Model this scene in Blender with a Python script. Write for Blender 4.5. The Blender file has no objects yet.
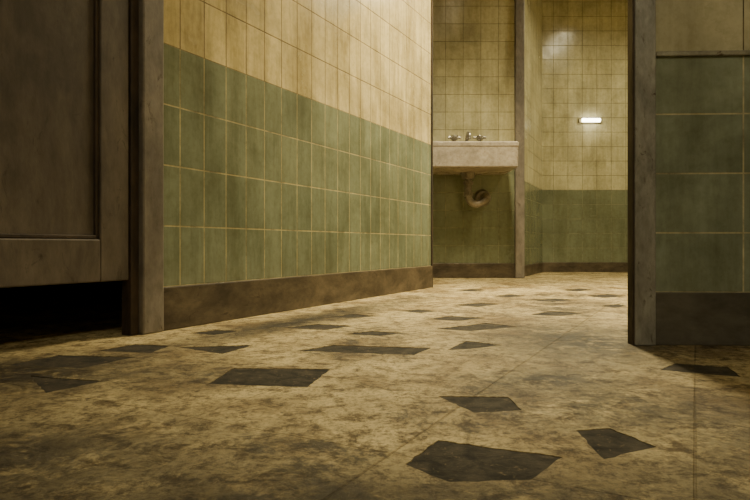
import bpy, bmesh, math, random
from mathutils import Vector, Matrix
random.seed(4)
S = bpy.context.scene
COL = S.collection
H = 3.0
CAMH = 0.28

# ---------------------------------------------------------------- helpers
def link(o, parent=None):
    COL.objects.link(o)
    if parent: o.parent = parent
    return o

def mesh_obj(name, bm, mats, parent=None, smooth=False):
    me = bpy.data.meshes.new(name)
    bm.to_mesh(me); bm.free()
    for m in mats: me.materials.append(m)
    if smooth:
        for p in me.polygons: p.use_smooth = True
    return link(bpy.data.objects.new(name, me), parent)

def empty(name, loc=(0,0,0)):
    e = bpy.data.objects.new(name, None); e.location = loc
    e.empty_display_size = .1
    return link(e)

def bevel(o, w=.004, seg=2):
    m = o.modifiers.new('bevel','BEVEL'); m.width = w; m.segments = seg; m.limit_method='ANGLE'
    return o

def prism(bm, pts, z0, z1, mi=0):
    a = [bm.verts.new((x,y,z0)) for x,y in pts]
    b = [bm.verts.new((x,y,z1)) for x,y in pts]
    fs = [bm.faces.new(a[::-1]), bm.faces.new(b)]
    n = len(pts)
    for i in range(n):
        fs.append(bm.faces.new((a[i],a[(i+1)%n],b[(i+1)%n],b[i])))
    for f in fs: f.material_index = mi
    return fs

# ---------------------------------------------------------------- materials
def nt(name):
    m = bpy.data.materials.new(name); m.use_nodes = True
    n = m.node_tree; b = n.nodes['Principled BSDF']
    return m, n, b
def N(t, typ, **kw):
    n = t.nodes.new(typ)
    for k,v in kw.items():
        if k in n.inputs: n.inputs[k].default_value = v
        else: setattr(n,k,v)
    return n
def ramp(t, src, p0, c0, p1, c1):
    r = t.nodes.new('ShaderNodeValToRGB')
    r.color_ramp.elements[0].position=p0; r.color_ramp.elements[0].color=(*c0,1)
    r.color_ramp.elements[1].position=p1; r.color_ramp.elements[1].color=(*c1,1)
    t.links.new(src, r.inputs[0]); return r.outputs[0]
def mix(t, a, b, fac, mode='MIX'):
    m = t.nodes.new('ShaderNodeMix'); m.data_type='RGBA'; m.blend_type=mode
    for i,s in ((6,a),(7,b),(0,fac)):
        if isinstance(s,(tuple,float,int)): m.inputs[i].default_value = (*s,1) if isinstance(s,tuple) else s
        else: t.links.new(s, m.inputs[i])
    return m.outputs[2]
def noise(t, scale, detail=6, rough=.6, vec=None, dist=0):
    n = N(t,'ShaderNodeTexNoise'); n.inputs['Scale'].default_value=scale
    n.inputs['Detail'].default_value=detail; n.inputs['Roughness'].default_value=rough
    n.inputs['Distortion'].default_value=dist
    if vec is not None: t.links.new(vec,n.inputs['Vector'])
    return n.outputs['Fac']
def objco(t, scale=(1,1,1), rot=(0,0,0), loc=(0,0,0)):
    c = t.nodes.new('ShaderNodeTexCoord'); m = t.nodes.new('ShaderNodeMapping')
    m.inputs['Scale'].default_value=scale; m.inputs['Rotation'].default_value=rot
    m.inputs['Location'].default_value=loc
    t.links.new(c.outputs['Object'],m.inputs['Vector']); return m.outputs[0]

def tile_mat(name, c1, c2, grout, w, h, g=.0022, rough=(.12,.4), dirt=.25, off=0.0, drip=.25):
    m,t,b = nt(name)
    uv = t.nodes.new('ShaderNodeTexCoord')
    mp = t.nodes.new('ShaderNodeMapping'); mp.inputs['Location'].default_value=(off,0,0)
    t.links.new(uv.outputs['UV'],mp.inputs['Vector'])
    br = t.nodes.new('ShaderNodeTexBrick'); br.offset=0; br.squash=1
    t.links.new(mp.outputs[0],br.inputs['Vector'])
    br.inputs['Color1'].default_value=(*c1,1); br.inputs['Color2'].default_value=(*c2,1)
    br.inputs['Scale'].default_value=1; br.inputs['Mortar Size'].default_value=g
    br.inputs['Mortar Smooth'].default_value=.2; br.inputs['Bias'].default_value=0
    br.inputs['Brick Width'].default_value=w; br.inputs['Row Height'].default_value=h
    oc = objco(t)
    gn = noise(t,9,8,.7,oc)
    gc = ramp(t,gn,.36,tuple(x*.45 for x in grout),.54,grout)
    t.links.new(gc,br.inputs['Mortar'])
    n1 = noise(t,3.2,8,.62,oc,.3); n2 = noise(t,38,8,.72,oc)
    d1 = ramp(t,n1,.36,(1-dirt,1-dirt*1.03,1-dirt*1.15),.6,(1,1,1))
    d2 = ramp(t,n2,.32,(.80,.78,.70),.56,(1,1,1))
    n3 = noise(t,1.6,8,.7,objco(t,(7,7,.9)),.2)
    d3 = ramp(t,n3,.36,(1-drip,1-drip*1.08,1-drip*1.3),.56,(1,1,1))
    c = mix(t, br.outputs['Color'], d1, 1.0,'MULTIPLY')
    c = mix(t, c, d2, .8,'MULTIPLY')
    c = mix(t, c, d3, .8,'MULTIPLY')
    t.links.new(c,b.inputs['Base Color'])
    r = ramp(t,n1,.3,(rough[1],)*3,.65,(rough[0],)*3)
    rr = mix(t, r, (.85,.85,.85), br.outputs['Fac'])
    t.links.new(rr,b.inputs['Roughness'])
    inv = N(t,'ShaderNodeMath',operation='SUBTRACT'); inv.inputs[0].default_value=1
    t.links.new(br.outputs['Fac'],inv.inputs[1])
    ad = N(t,'ShaderNodeMath',operation='MULTIPLY_ADD'); ad.inputs[1].default_value=.3
    t.links.new(n1,ad.inputs[0]); t.links.new(inv.outputs[0],ad.inputs[2])
    bp = N(t,'ShaderNodeBump'); bp.inputs['Strength'].default_value=.6; bp.inputs['Distance'].default_value=.004
    t.links.new(ad.outputs[0],bp.inputs['Height']); t.links.new(bp.outputs[0],b.inputs['Normal'])
    return m

def grunge(name, c1, c2, scale=(4,4,4), rough=.5, metal=0, bump=.25, lo=.35, hi=.65, spots=None):
    m,t,b = nt(name)
    oc = objco(t,scale)
    n1 = noise(t,1.5,9,.66,oc,.4); n2 = noise(t,9,6,.7,oc)
    c = ramp(t,n1,lo,c1,hi,c2)
    c = mix(t,c,ramp(t,n2,.35,(.62,.6,.56),.6,(1,1,1)),.7,'MULTIPLY')
    if spots:
        n3 = noise(t,5,10,.75,oc,1)
        c = mix(t,c,spots,ramp(t,n3,.58,(0,0,0),.66,(1,1,1)))
    t.links.new(c,b.inputs['Base Color'])
    b.inputs['Metallic'].default_value=metal
    r = ramp(t,n1,.3,(min(rough+.2,1),)*3,.7,(rough,)*3); t.links.new(r,b.inputs['Roughness'])
    bp=N(t,'ShaderNodeBump'); bp.inputs['Strength'].default_value=bump; bp.inputs['Distance'].default_value=.004
    t.links.new(n2,bp.inputs['Height']); t.links.new(bp.outputs[0],b.inputs['Normal'])
    return m

GR=(.275,.31,.215); GR2=(.225,.262,.185)
CR=(.84,.71,.39); CR2=(.75,.63,.35)
m_greenL = tile_mat('green_tile_tall',GR,GR2,(.62,.54,.28),.113,.2,.0026,(.08,.28),.32,drip=.32)
m_creamL = tile_mat('cream_tile_tall',CR,CR2,(.34,.24,.10),.113,.2,.0026,(.12,.35),.38,drip=.42)
m_greenF = tile_mat('green_tile_small',(.255,.28,.18),(.225,.25,.165),(.36,.36,.23),.15,.15,.0025,(.08,.3))
m_creamF = tile_mat('cream_tile_small',(.72,.68,.44),(.65,.61,.40),(.36,.32,.17),.15,.15,.0024,(.10,.3),.3,drip=.3)
m_greenR = tile_mat('green_tile_large',(.32,.365,.285),(.27,.315,.25),(.74,.67,.45),.246,.166,.0024,(.05,.22),.38,drip=.3)
m_creamR = tile_mat('cream_tile_large',(.62,.58,.41),(.57,.53,.38),(.2,.16,.08),.246,.166,.002,(.2,.4),.3)
m_base = grunge('baseboard_brown',(.05,.037,.026),(.16,.125,.085),(3,3,6),.3,spots=(.03,.02,.012))
m_baseR = grunge('kickplate_brown',(.065,.058,.048),(.14,.127,.105),(2,2,4),.3)
m_door = grunge('worn_door_paint',(.07,.055,.045),(.165,.135,.11),(3.5,3.5,1.4),.38,spots=(.045,.034,.025))
m_post = grunge('painted_post',(.16,.14,.122),(.31,.275,.24),(4,4,2),.34,.15,spots=(.09,.068,.05))
m_postR = grunge('painted_metal_post',(.20,.192,.175),(.43,.415,.385),(7,7,3),.3,.25,spots=(.08,.055,.035))
m_edge = grunge('rusty_edge',(.02,.014,.009),(.07,.045,.028),(8,8,3),.6)
m_rail = grunge('worn_metal_rail',(.25,.24,.2),(.5,.48,.42),(6,6,6),.25,.6,spots=(.1,.06,.03))
m_plaster = grunge('ceiling_plaster',(.3,.26,.18),(.42,.37,.27),(1,1,1),.8)
m_sink = grunge('aged_porcelain',(.30,.26,.22),(.48,.42,.36),(4,4,4),.2,spots=(.2,.15,.115))
m_pipe = grunge('tarnished_pipe',(.2,.175,.145),(.42,.38,.33),(8,8,8),.25,.5)
m_chrome = grunge('old_chrome',(.35,.33,.3),(.6,.58,.54),(9,9,9),.2,.8)

def emis(name,col,s):
    m,t,b = nt(name); b.inputs['Base Color'].default_value=(*col,1)
    b.inputs['Emission Color'].default_value=(*col,1); b.inputs['Emission Strength'].default_value=s
    return m
m_tube = emis('lamp_tube',(1,.9,.68),5)

def floor_mat():
    m,t,b = nt('worn_stone_floor')
    oc = objco(t)
    a = noise(t,3.4,12,.72,oc,.4); f = noise(t,20,12,.8,oc,.3); g = noise(t,95,8,.75,oc)
    c = ramp(t,a,.38,(.29,.20,.085),.57,(.80,.65,.345))
    c = mix(t,c,ramp(t,f,.41,(.16,.12,.065),.52,(1,1,1)),.9,'MULTIPLY')
    c = mix(t,c,ramp(t,g,.40,(.30,.25,.17),.51,(1,1,1)),.8,'MULTIPLY')
    s = noise(t,1.9,14,.84,objco(t,(1,1,1),(0,0,.7),(3,1,0)),.6)
    c = mix(t,c,(.05,.035,.018),ramp(t,s,.54,(0,0,0),.60,(.9,.9,.9)))
    def dirt_shade(cx,cy,sx,sy,rz,amt,sc,lo=.42,hi=.54):
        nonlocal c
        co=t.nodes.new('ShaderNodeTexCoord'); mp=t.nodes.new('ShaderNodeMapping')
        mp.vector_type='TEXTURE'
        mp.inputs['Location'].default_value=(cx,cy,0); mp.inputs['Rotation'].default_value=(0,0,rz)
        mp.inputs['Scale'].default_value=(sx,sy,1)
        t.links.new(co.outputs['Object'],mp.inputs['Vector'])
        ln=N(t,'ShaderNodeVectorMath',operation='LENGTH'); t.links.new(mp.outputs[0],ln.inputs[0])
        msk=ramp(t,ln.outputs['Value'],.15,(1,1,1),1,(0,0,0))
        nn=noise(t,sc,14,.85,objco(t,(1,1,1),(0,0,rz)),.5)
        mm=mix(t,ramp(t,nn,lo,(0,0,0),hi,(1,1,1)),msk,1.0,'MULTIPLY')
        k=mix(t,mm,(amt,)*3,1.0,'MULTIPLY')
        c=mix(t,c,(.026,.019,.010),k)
    dirt_shade(.60,1.75,.45,.62,0.0,1.0,10,.38,.5)
    dirt_shade(.36,1.25,.24,.16,0.2,1.0,14,.38,.5)
    dirt_shade(.42,1.05,.30,.2,0.2,.9,12)
    dirt_shade(.80,2.7,.5,.8,0,.8,7)
    dirt_shade(-.30,2.15,.16,.9,-.49,1.0,9,.36,.48)
    dirt_shade(.10,2.95,.16,.9,-.49,.8,9)
    dirt_shade(-.80,1.30,.6,.4,0,1.0,9,.36,.5)
    dirt_shade(.1,.58,1.3,.26,0,1.0,10,.34,.5)  # dim foreground painted into the floor colour as blotchy darkening
    dirt_shade(-.50,.80,.45,.3,0,.9,10,.36,.5)  # left near corner, shade painted in as blotches
    dirt_shade(.6,.85,.35,.35,0,.8,10,.38,.52)  # right near corner, shade painted in as blotches
    dirt_shade(1.2,4.6,.8,.8,0,.6,6)
    br = t.nodes.new('ShaderNodeTexBrick'); br.offset=.0
    t.links.new(objco(t,(1,1,1),(0,0,.49)),br.inputs['Vector'])
    br.inputs['Scale'].default_value=1; br.inputs['Mortar Size'].default_value=.0022
    br.inputs['Mortar Smooth'].default_value=.6
    br.inputs['Brick Width'].default_value=.36; br.inputs['Row Height'].default_value=.36
    br.inputs['Color1'].default_value=(1,1,1,1); br.inputs['Color2'].default_value=(.82,.82,.82,1)
    br.inputs['Mortar'].default_value=(.55,.5,.42,1)
    c = mix(t,c,br.outputs['Color'],.7,'MULTIPLY')
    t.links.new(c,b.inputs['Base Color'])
    t.links.new(ramp(t,f,.38,(.7,)*3,.58,(.36,)*3),b.inputs['Roughness'])
    ad=N(t,'ShaderNodeMath',operation='MULTIPLY_ADD'); ad.inputs[1].default_value=-.4
    t.links.new(br.outputs['Fac'],ad.inputs[0]); t.links.new(f,ad.inputs[2])
    bp=N(t,'ShaderNodeBump'); bp.inputs['Strength'].default_value=.7; bp.inputs['Distance'].default_value=.008
    t.links.new(ad.outputs[0],bp.inputs['Height']); t.links.new(bp.outputs[0],b.inputs['Normal'])
    return m
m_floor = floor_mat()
m_hole = grunge('dark_slate_bed',(.010,.008,.005),(.05,.038,.022),(14,14,14),.75,bump=.4,lo=.4,hi=.6,spots=(.20,.15,.08))

# ---------------------------------------------------------------- room
def wall(name, p0, p1, front, hb, hg, mats, thick=.1, u0=0.0, base=None, proud=.012, top=H, zb=0):
    """front=+1: room is on the right of p0->p1, -1: on the left."""
    p0=Vector(p0); p1=Vector(p1); d=(p1-p0); L=d.length; d.normalize()
    n=Vector((d.y,-d.x))*front
    bm=bmesh.new(); uvl=bm.loops.layers.uv.new('UVMap')
    def box(a,b_,z0,z1,f,bk,mi,v0):
        q=[p0+d*a+n*f, p0+d*b_+n*f, p0+d*b_-n*bk, p0+d*a-n*bk]
        if front>0: q=q[::-1]
        fs=prism(bm,[(v.x,v.y) for v in q],z0,z1,mi)
        for fc in fs:
            for l in fc.loops:
                co=Vector((l.vert.co.x,l.vert.co.y))-p0
                l[uvl].uv=(co.dot(d)+u0+.0001-co.dot(n)*.5, l.vert.co.z-v0)
    box(0,L,zb,hg,0,thick,0,hb)
    box(0,L,hg,top,0,thick,1,hg)
    bmesh.ops.recalc_face_normals(bm,faces=bm.faces)
    o=mesh_obj(name,bm,mats)
    if base:
        bm=bmesh.new()
        q=[p0+n*proud,p1+n*proud,p1+n*.0,p0+n*.0]
        if front>0: q=q[::-1]
        prism(bm,[(v.x,v.y) for v in q],0,hb)
        bmesh.ops.recalc_face_normals(bm,faces=bm.faces)
        bevel(mesh_obj('baseboard_'+name.replace('wall_',''),bm,[base]),.004)
    return o

d=Vector((.4685,.8834)); n=Vector((.8834,-.4685)); P0=Vector((-.70,1.95))
def W(s,o=0): v=P0+d*s+n*o; return (v.x,v.y)
wall('wall_left',W(.0),W(2.282),+1,.143,.941,[m_greenL,m_creamL],thick=.1,base=m_base,u0=.0245)
wall('wall_sink',(-.6,5.1),(1.19,5.1),+1,.125,.96,[m_greenF,m_creamF],base=m_base,u0=0)
wall('wall_return',(1.265,5.2),(1.735,6.22),+1,.10,.85,[m_greenF,m_creamF],base=m_base)
wall('wall_far',(1.70,6.22),(3.3,6.22),+1,.10,.85,[m_greenF,m_creamF],base=m_base)
wall('wall_right',(3.3,6.4),(3.3,-2.1),+1,.125,.94,[m_greenF,m_creamF],base=m_base)
wall('wall_back',(-3.4,-2.1),(3.3,-2.1),-1,.125,.94,[m_greenF,m_creamF],base=m_base)
wall('wall_alcove',(-.6,3.2),(-.6,5.1),+1,.125,.94,[m_greenF,m_creamF],base=m_base)
wall('wall_outer',(-3.4,-2.1),(-3.4,3.3),+1,.125,.94,[m_greenF,m_creamF],base=m_base)
wall('wall_stall_rear',(-3.4,3.2),(-.7,3.2),+1,.125,.94,[m_greenF,m_creamF],base=m_base)

bm=bmesh.new(); prism(bm,[(-3.6,-2.3),(3.5,-2.3),(3.5,6.5),(-3.6,6.5)],H,H+.1)
mesh_obj('ceiling',bm,[m_plaster])

bm=bmesh.new(); prism(bm,[(1.185,5.06),(1.262,5.06),(1.30,5.22),(1.185,5.22)],0,H)
bevel(mesh_obj('trim_sink_corner',bm,[m_post]),.006)
bm=bmesh.new(); q=[W(2.282,.008),W(2.282,-.108),W(2.30,-.108),W(2.30,.008)]
prism(bm,q,0,H); bmesh.ops.recalc_face_normals(bm,faces=bm.faces)
mesh_obj('trim_left_wall_end',bm,[m_edge])

# ---------------------------------------------------------------- floor with dark slate inlays where tiles broke away
F=600.
def fp(u,v):
    y=F*CAMH/(v-245.); return ((u-375.)/F*y, y)
holes_px=[
 [(207,384),(234,368),(330,369),(308,387)],
 [(299,351),(332,345),(431,348),(414,355)],
 [(30,376),(105,381),(46,393)],
 [(6,365),(58,355),(136,357),(82,368)],
 [(96,351),(135,344),(170,346),(150,353)],
 [(178,347),(254,345),(222,354)],
 [(405,464),(438,440),(563,457),(530,480),(450,482)],
 [(438,396),(508,397),(522,410),(474,413)],
 [(576,430),(610,428),(657,447),(604,459)],
 [(660,370),(676,363),(728,367),(742,377)],
 [(447,350),(466,341),(502,345),(470,349)],
 [(436,329),(486,323),(518,327),(470,331)],
 [(426,319),(452,316),(486,318),(458,321)],
 [(530,315),(550,311),(584,313),(560,316)],
 [(284,328),(318,324),(352,326),(325,330)],
 [(344,334),(372,331),(404,333),(380,336)],
 [(330,317),(352,314),(380,316),(355,318)],
 [(452,305),(480,303),(500,304),(478,307)],
 [(530,300),(556,298.5),(574,300),(552,302)],
 [(490,296),(512,294.5),(526,296),(508,297.5)],
 [(585,296),(608,294),(628,296),(604,298)],
 [(560,290),(580,288.5),(594,290),(577,291.5)],
 [(455,290),(472,289),(486,290),(470,291.5)],
 [(400,311),(418,309.5),(438,311),(420,313)],
 [(190,333),(215,330),(240,331),(214,335)],
 [(600,306),(618,304),(627,306),(615,308)],
]
def jag(pts):
    out=[]
    for i in range(len(pts)):
        a=Vector(pts[i]); b_=Vector(pts[(i+1)%len(pts)]); L=(b_-a).length
        k=max(1,int(L/.015)); nn=Vector((-(b_-a).y,(b_-a).x)).normalized()
        for j in range(k):
            p=a.lerp(b_,j/k)
            if j: p+=nn*random.uniform(-.0022,.0022)
            out.append((p.x,p.y))
    return out
bm=bmesh.new()
def loop(pts,z):
    vs=[bm.verts.new((x,y,z)) for x,y in pts]
    es=[bm.edges.new((vs[i],vs[(i+1)%len(vs)])) for i in range(len(vs))]
    return vs,es
edges=[]
_,e=loop([(-3.6,-2.3),(3.5,-2.3),(3.5,6.5),(-3.6,6.5)],0); edges+=e
tops=[]
for h in holes_px:
    pts=jag([fp(*p) for p in h]); vs,e=loop(pts,0); tops.append(vs); edges+=e
bmesh.ops.triangle_fill(bm,use_beauty=True,use_dissolve=False,edges=edges,normal=(0,0,1))
for vs in tops:
    lo=[bm.verts.new((v.co.x,v.co.y,-.0012)) for v in vs]
    k=len(vs)
    f=bm.faces.new(lo); f.material_index=1; f.normal_update()
    if f.normal.z<0: f.normal_flip()
    for i in range(k):
        g=bm.faces.new((vs[i],vs[(i+1)%k],lo[(i+1)%k],lo[i])); g.material_index=0
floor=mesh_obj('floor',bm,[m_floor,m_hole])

# ---------------------------------------------------------------- stall front (left)
def sbox(bm,s0,s1,o0,o1,z0,z1,mi=0):
    q=[W(s0,o0),W(s0,o1),W(s1,o1),W(s1,o0)]
    return prism(bm,q,z0,z1,mi)
def part(name,parent,boxes,mat,bw=.004):
    bm=bmesh.new()
    for bx in boxes: sbox(bm,*bx)
    bmesh.ops.recalc_face_normals(bm,faces=bm.faces)
    return bevel(mesh_obj(name,bm,[mat],parent),bw)
pil=empty('stall_pilaster')
part('post_face',pil,[(-.085,0,-.04,.022,0,H)],m_post,.006)
part('inner_stop',pil,[(-.115,-.085,-.04,.004,0,H)],m_edge,.003)
def stall_door(s1,w):
    e=empty('stall_door'); s0=s1-w; zb,zt=.172,2.0; st=.10
    part('stile_1',e,[(s0,s0+st,-.035,0,zb,zt)],m_door)
    part('stile_2',e,[(s1-st,s1,-.035,0,zb,zt)],m_door)
    part('rails',e,[(s0+st,s1-st,-.035,-.0005,zb,zb+.125),(s0+st,s1-st,-.035,-.0005,1.05,1.17),(s0+st,s1-st,-.035,-.0005,zt-.12,zt)],m_door)
    part('panels',e,[(s0+st,s1-st,-.030,-.016,zb+.12,1.06),(s0+st,s1-st,-.030,-.016,1.16,zt-.11)],m_door,.001)
    part('molding',e,[(s0+st,s0+st+.012,-.018,-.006,zb+.125,1.05),(s1-st-.012,s1-st,-.018,-.006,zb+.125,1.05),
                      (s0+st,s1-st,-.018,-.006,zb+.125,zb+.137)],m_edge,.003)
    return e
stall_door(-.12,.80)
p2=empty('stall_pilaster'); part('post_face',p2,[(-1.03,-.925,-.04,.022,0,H)],m_post,.006)
stall_door(-1.035,.80)
p3=empty('stall_pilaster'); part('post_face',p3,[(-1.95,-1.84,-.04,.022,0,H)],m_post,.006)
stall_door(-1.955,.80)
p4=empty('stall_pilaster'); part('post_face',p4,[(-4.58,-2.76,-.04,.022,0,H)],m_post,.006)
part('trim_stall_header',None,[(-2.76,-.115,-.04,.01,2.005,H)],m_post)  # unseen panel added above the doors to keep room light out of the stalls

# ---------------------------------------------------------------- right partition
ang=Vector((1,-.045)).normalized()
A=Vector((.722,1.68))
B=A+ang*.062; C=A+ang*1.6
wall('wall_partition',(B.x,B.y+.004),(C.x,C.y+.004),+1,.148,.812,[m_greenR,m_creamR],thick=.028,u0=.004,base=m_baseR,proud=.005)
def pbox(name,a0,a1,o0,o1,z0,z1,mat,parent=None,bw=.003):
    nn=Vector((-ang.y,ang.x))
    q=[A+ang*a0+nn*o0,A+ang*a1+nn*o0,A+ang*a1+nn*o1,A+ang*a0+nn*o1]
    bm=bmesh.new(); prism(bm,[(v.x,v.y) for v in q],z0,z1)
    return bevel(mesh_obj(name,bm,[mat],parent),bw)
pp=empty('partition_post')
pbox('post_face',.002,.060,-.010,.03,0,H,m_postR,pp)
pbox('edge_strip',-.003,.0025,-.006,.032,0,H,m_edge,pp,.001)
pbox('trim_partition_rail',.062,1.58,-.006,.006,.806,.820,m_rail,None,.003)

# ---------------------------------------------------------------- sink
sk=empty('washbasin')
X0,X1=.40,1.108; yf,yb=4.6,5.1
bm=bmesh.new()
def ring(x0,x1,y0,y1,z,r=.018,k=5):
    vs=[]
    for cx,cy,a0 in ((x1-r,y0+r,-90),(x1-r,y1-.004,0),(x0+r,y1-.004,90),(x0+r,y0+r,180)):
        rr=r if cy<y1-.01 else .004
        ccx=cx if rr==r else (x1-rr if cx>(x0+x1)/2 else x0+rr)
        for j in range(k+1):
            a=math.radians(a0+90*j/k)
            vs.append(bm.verts.new((ccx+rr*math.cos(a),cy+rr*math.sin(a),z)))
    return vs
R=[ring(X0+.24,X1-.24,yf+.20,yb-.14,.862),
   ring(X0+.18,X1-.18,yf+.15,yb-.06,.874),
   ring(X0+.06,X1-.06,yf+.05,yb,.876),
   ring(X0+.010,X1-.010,yf+.010,yb,.879),
   ring(X0+.006,X1-.006,yf+.006,yb,.886),
   ring(X0+.004,X1-.004,yf+.004,yb,1.035),
   ring(X0,X1,yf,yb,1.042),
   ring(X0,X1,yf,yb,1.068),
   ring(X0+.008,X1-.008,yf+.008,yb,1.077),
   ring(X0+.055,X1-.055,yf+.055,yb-.15,1.075),
   ring(X0+.075,X1-.075,yf+.075,yb-.17,1.05),
   ring(X0+.12,X1-.12,yf+.12,yb-.20,.94),
   ring(X0+.2,X1-.2,yf+.17,yb-.24,.90)]
for a,b_ in zip(R,R[1:]):
    k=len(a)
    for i in range(k): bm.faces.new((a[i],a[(i+1)%k],b_[(i+1)%k],b_[i]))
bm.faces.new(R[0][::-1]); bm.faces.new(R[-1])
bmesh.ops.recalc_face_normals(bm,faces=bm.faces)
o=mesh_obj('basin',bm,[m_sink],sk); bevel(o,.003)

def cyl(bm,c,r1,r2,h,axis='Z',seg=20):
    res=bmesh.ops.create_cone(bm,cap_ends=True,segments=seg,radius1=r1,radius2=r2,depth=h)
    M=Matrix.Translation(Vector(c))
    if axis=='Y': M=M@Matrix.Rotation(math.radians(90),4,'X')
    if axis=='X': M=M@Matrix.Rotation(math.radians(90),4,'Y')
    bmesh.ops.transform(bm,matrix=M,verts=res['verts'])
def tube(name,pts,r,mat,parent):
    cu=bpy.data.curves.new(name,'CURVE'); cu.dimensions='3D'; cu.bevel_depth=r; cu.bevel_resolution=6; cu.use_fill_caps=True
    sp=cu.splines.new('BEZIER'); sp.bezier_points.add(len(pts)-1)
    for bp,p in zip(sp.bezier_points,pts):
        bp.co=p; bp.handle_left_type=bp.handle_right_type='AUTO'
    cu.materials.append(mat)
    return link(bpy.data.objects.new(name,cu),parent)
px=.752; py=4.84
tube('trap_pipe',[(px,py,.87),(px,py,.72),(px,py,.67),(px+.025,py,.625),(px+.075,py,.61),(px+.125,py,.635),(px+.15,py+.01,.665),(px+.155,py+.06,.68),(px+.16,py+.14,.68),(px+.16,5.1,.68)],.029,m_pipe,sk)
bm=bmesh.new()
cyl(bm,(px,py,.838),.05,.06,.05); cyl(bm,(px,py,.78),.040,.040,.03,seg=8); cyl(bm,(px,py,.69),.040,.040,.035,seg=8)
cyl(bm,(px+.158,py+.09,.68),.040,.040,.035,'Y',8)
cyl(bm,(px+.16,5.085,.68),.075,.055,.03,'Y',24)
bevel(mesh_obj('trap_fittings',bm,[m_pipe],sk),.003)
bm=bmesh.new()
for tx in (.66,.87):
    cyl(bm,(tx,4.99,1.09),.03,.024,.03); cyl(bm,(tx,4.99,1.13),.017,.017,.06)
    cyl(bm,(tx,4.99,1.17),.026,.032,.036)
    for a in range(4):
        ax='X' if a%2 else 'Y'; dx=.034*(1 if a<2 else -1)
        cyl(bm,(tx+(dx if ax=='X' else 0),4.99+(dx if ax=='Y' else 0),1.174),.012,.012,.04,ax,10)
cyl(bm,(.765,4.99,1.10),.028,.02,.05)
bevel(mesh_obj('tap_handles',bm,[m_chrome],sk),.002)
tube('spout',[(.765,4.99,1.10),(.765,4.985,1.17),(.765,4.93,1.195),(.765,4.87,1.18),(.765,4.86,1.14)],.015,m_chrome,sk)

# ---------------------------------------------------------------- lamps
def area(name,loc,sx,sy,power,col,parent,rot=(0,0,0),spread=150):
    l=bpy.data.lights.new(name,'AREA'); l.shape='RECTANGLE'; l.size=sx; l.size_y=sy; l.energy=power; l.color=col
    l.spread=math.radians(spread)
    o=bpy.data.objects.new(name,l); o.location=loc; o.rotation_euler=rot; return link(o,parent)
def fixture(x,y,power,col=(1,.85,.50),L=1.2,spread=150):
    e=empty('ceiling_light')
    bm=bmesh.new(); prism(bm,[(x-.12,y-L/2),(x+.12,y-L/2),(x+.12,y+L/2),(x-.12,y+L/2)],H-.06,H)
    bevel(mesh_obj('housing',bm,[m_plaster],e),.01)
    bm=bmesh.new(); cyl(bm,(x-.05,y,H-.078),.016,.016,L-.1,'Y'); cyl(bm,(x+.05,y,H-.078),.016,.016,L-.1,'Y')
    mesh_obj('tubes',bm,[m_tube],e)
    area('lamp',(x,y,H-.11),.2,L,power,col,e,spread=spread)
fixture(.85,3.3,88,spread=108)
fixture(2.35,4.6,36,(1,.89,.57),.9)
fixture(.75,-1.5,46,(1,.9,.62),.9,spread=170)  # unseen fill behind the camera, added to brighten the right partition
# glowing bar added in place of a lamp's reflection in the far tiles
refl=empty('wall_lamp')
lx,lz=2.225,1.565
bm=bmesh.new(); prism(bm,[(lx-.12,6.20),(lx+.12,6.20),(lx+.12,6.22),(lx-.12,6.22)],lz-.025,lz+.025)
bevel(mesh_obj('backplate',bm,[m_creamF],refl),.006)
bm=bmesh.new(); cyl(bm,(lx,6.175,lz),.02,.02,.19,'X'); bevel(mesh_obj('glass',bm,[emis('warm_glass',(1,.93,.72),14)],refl),.008)

w=bpy.data.worlds.new('world'); S.world=w; w.use_nodes=True
w.node_tree.nodes['Background'].inputs[0].default_value=(.9,.8,.6,1); w.node_tree.nodes['Background'].inputs[1].default_value=.05

cam=bpy.data.cameras.new('camera'); cam.lens=28.8; cam.sensor_width=36; cam.shift_y=-5/750; cam.clip_start=.02
co=link(bpy.data.objects.new('camera',cam)); co.location=(0,0,CAMH); co.rotation_euler=(math.radians(90),0,0)
S.camera=co
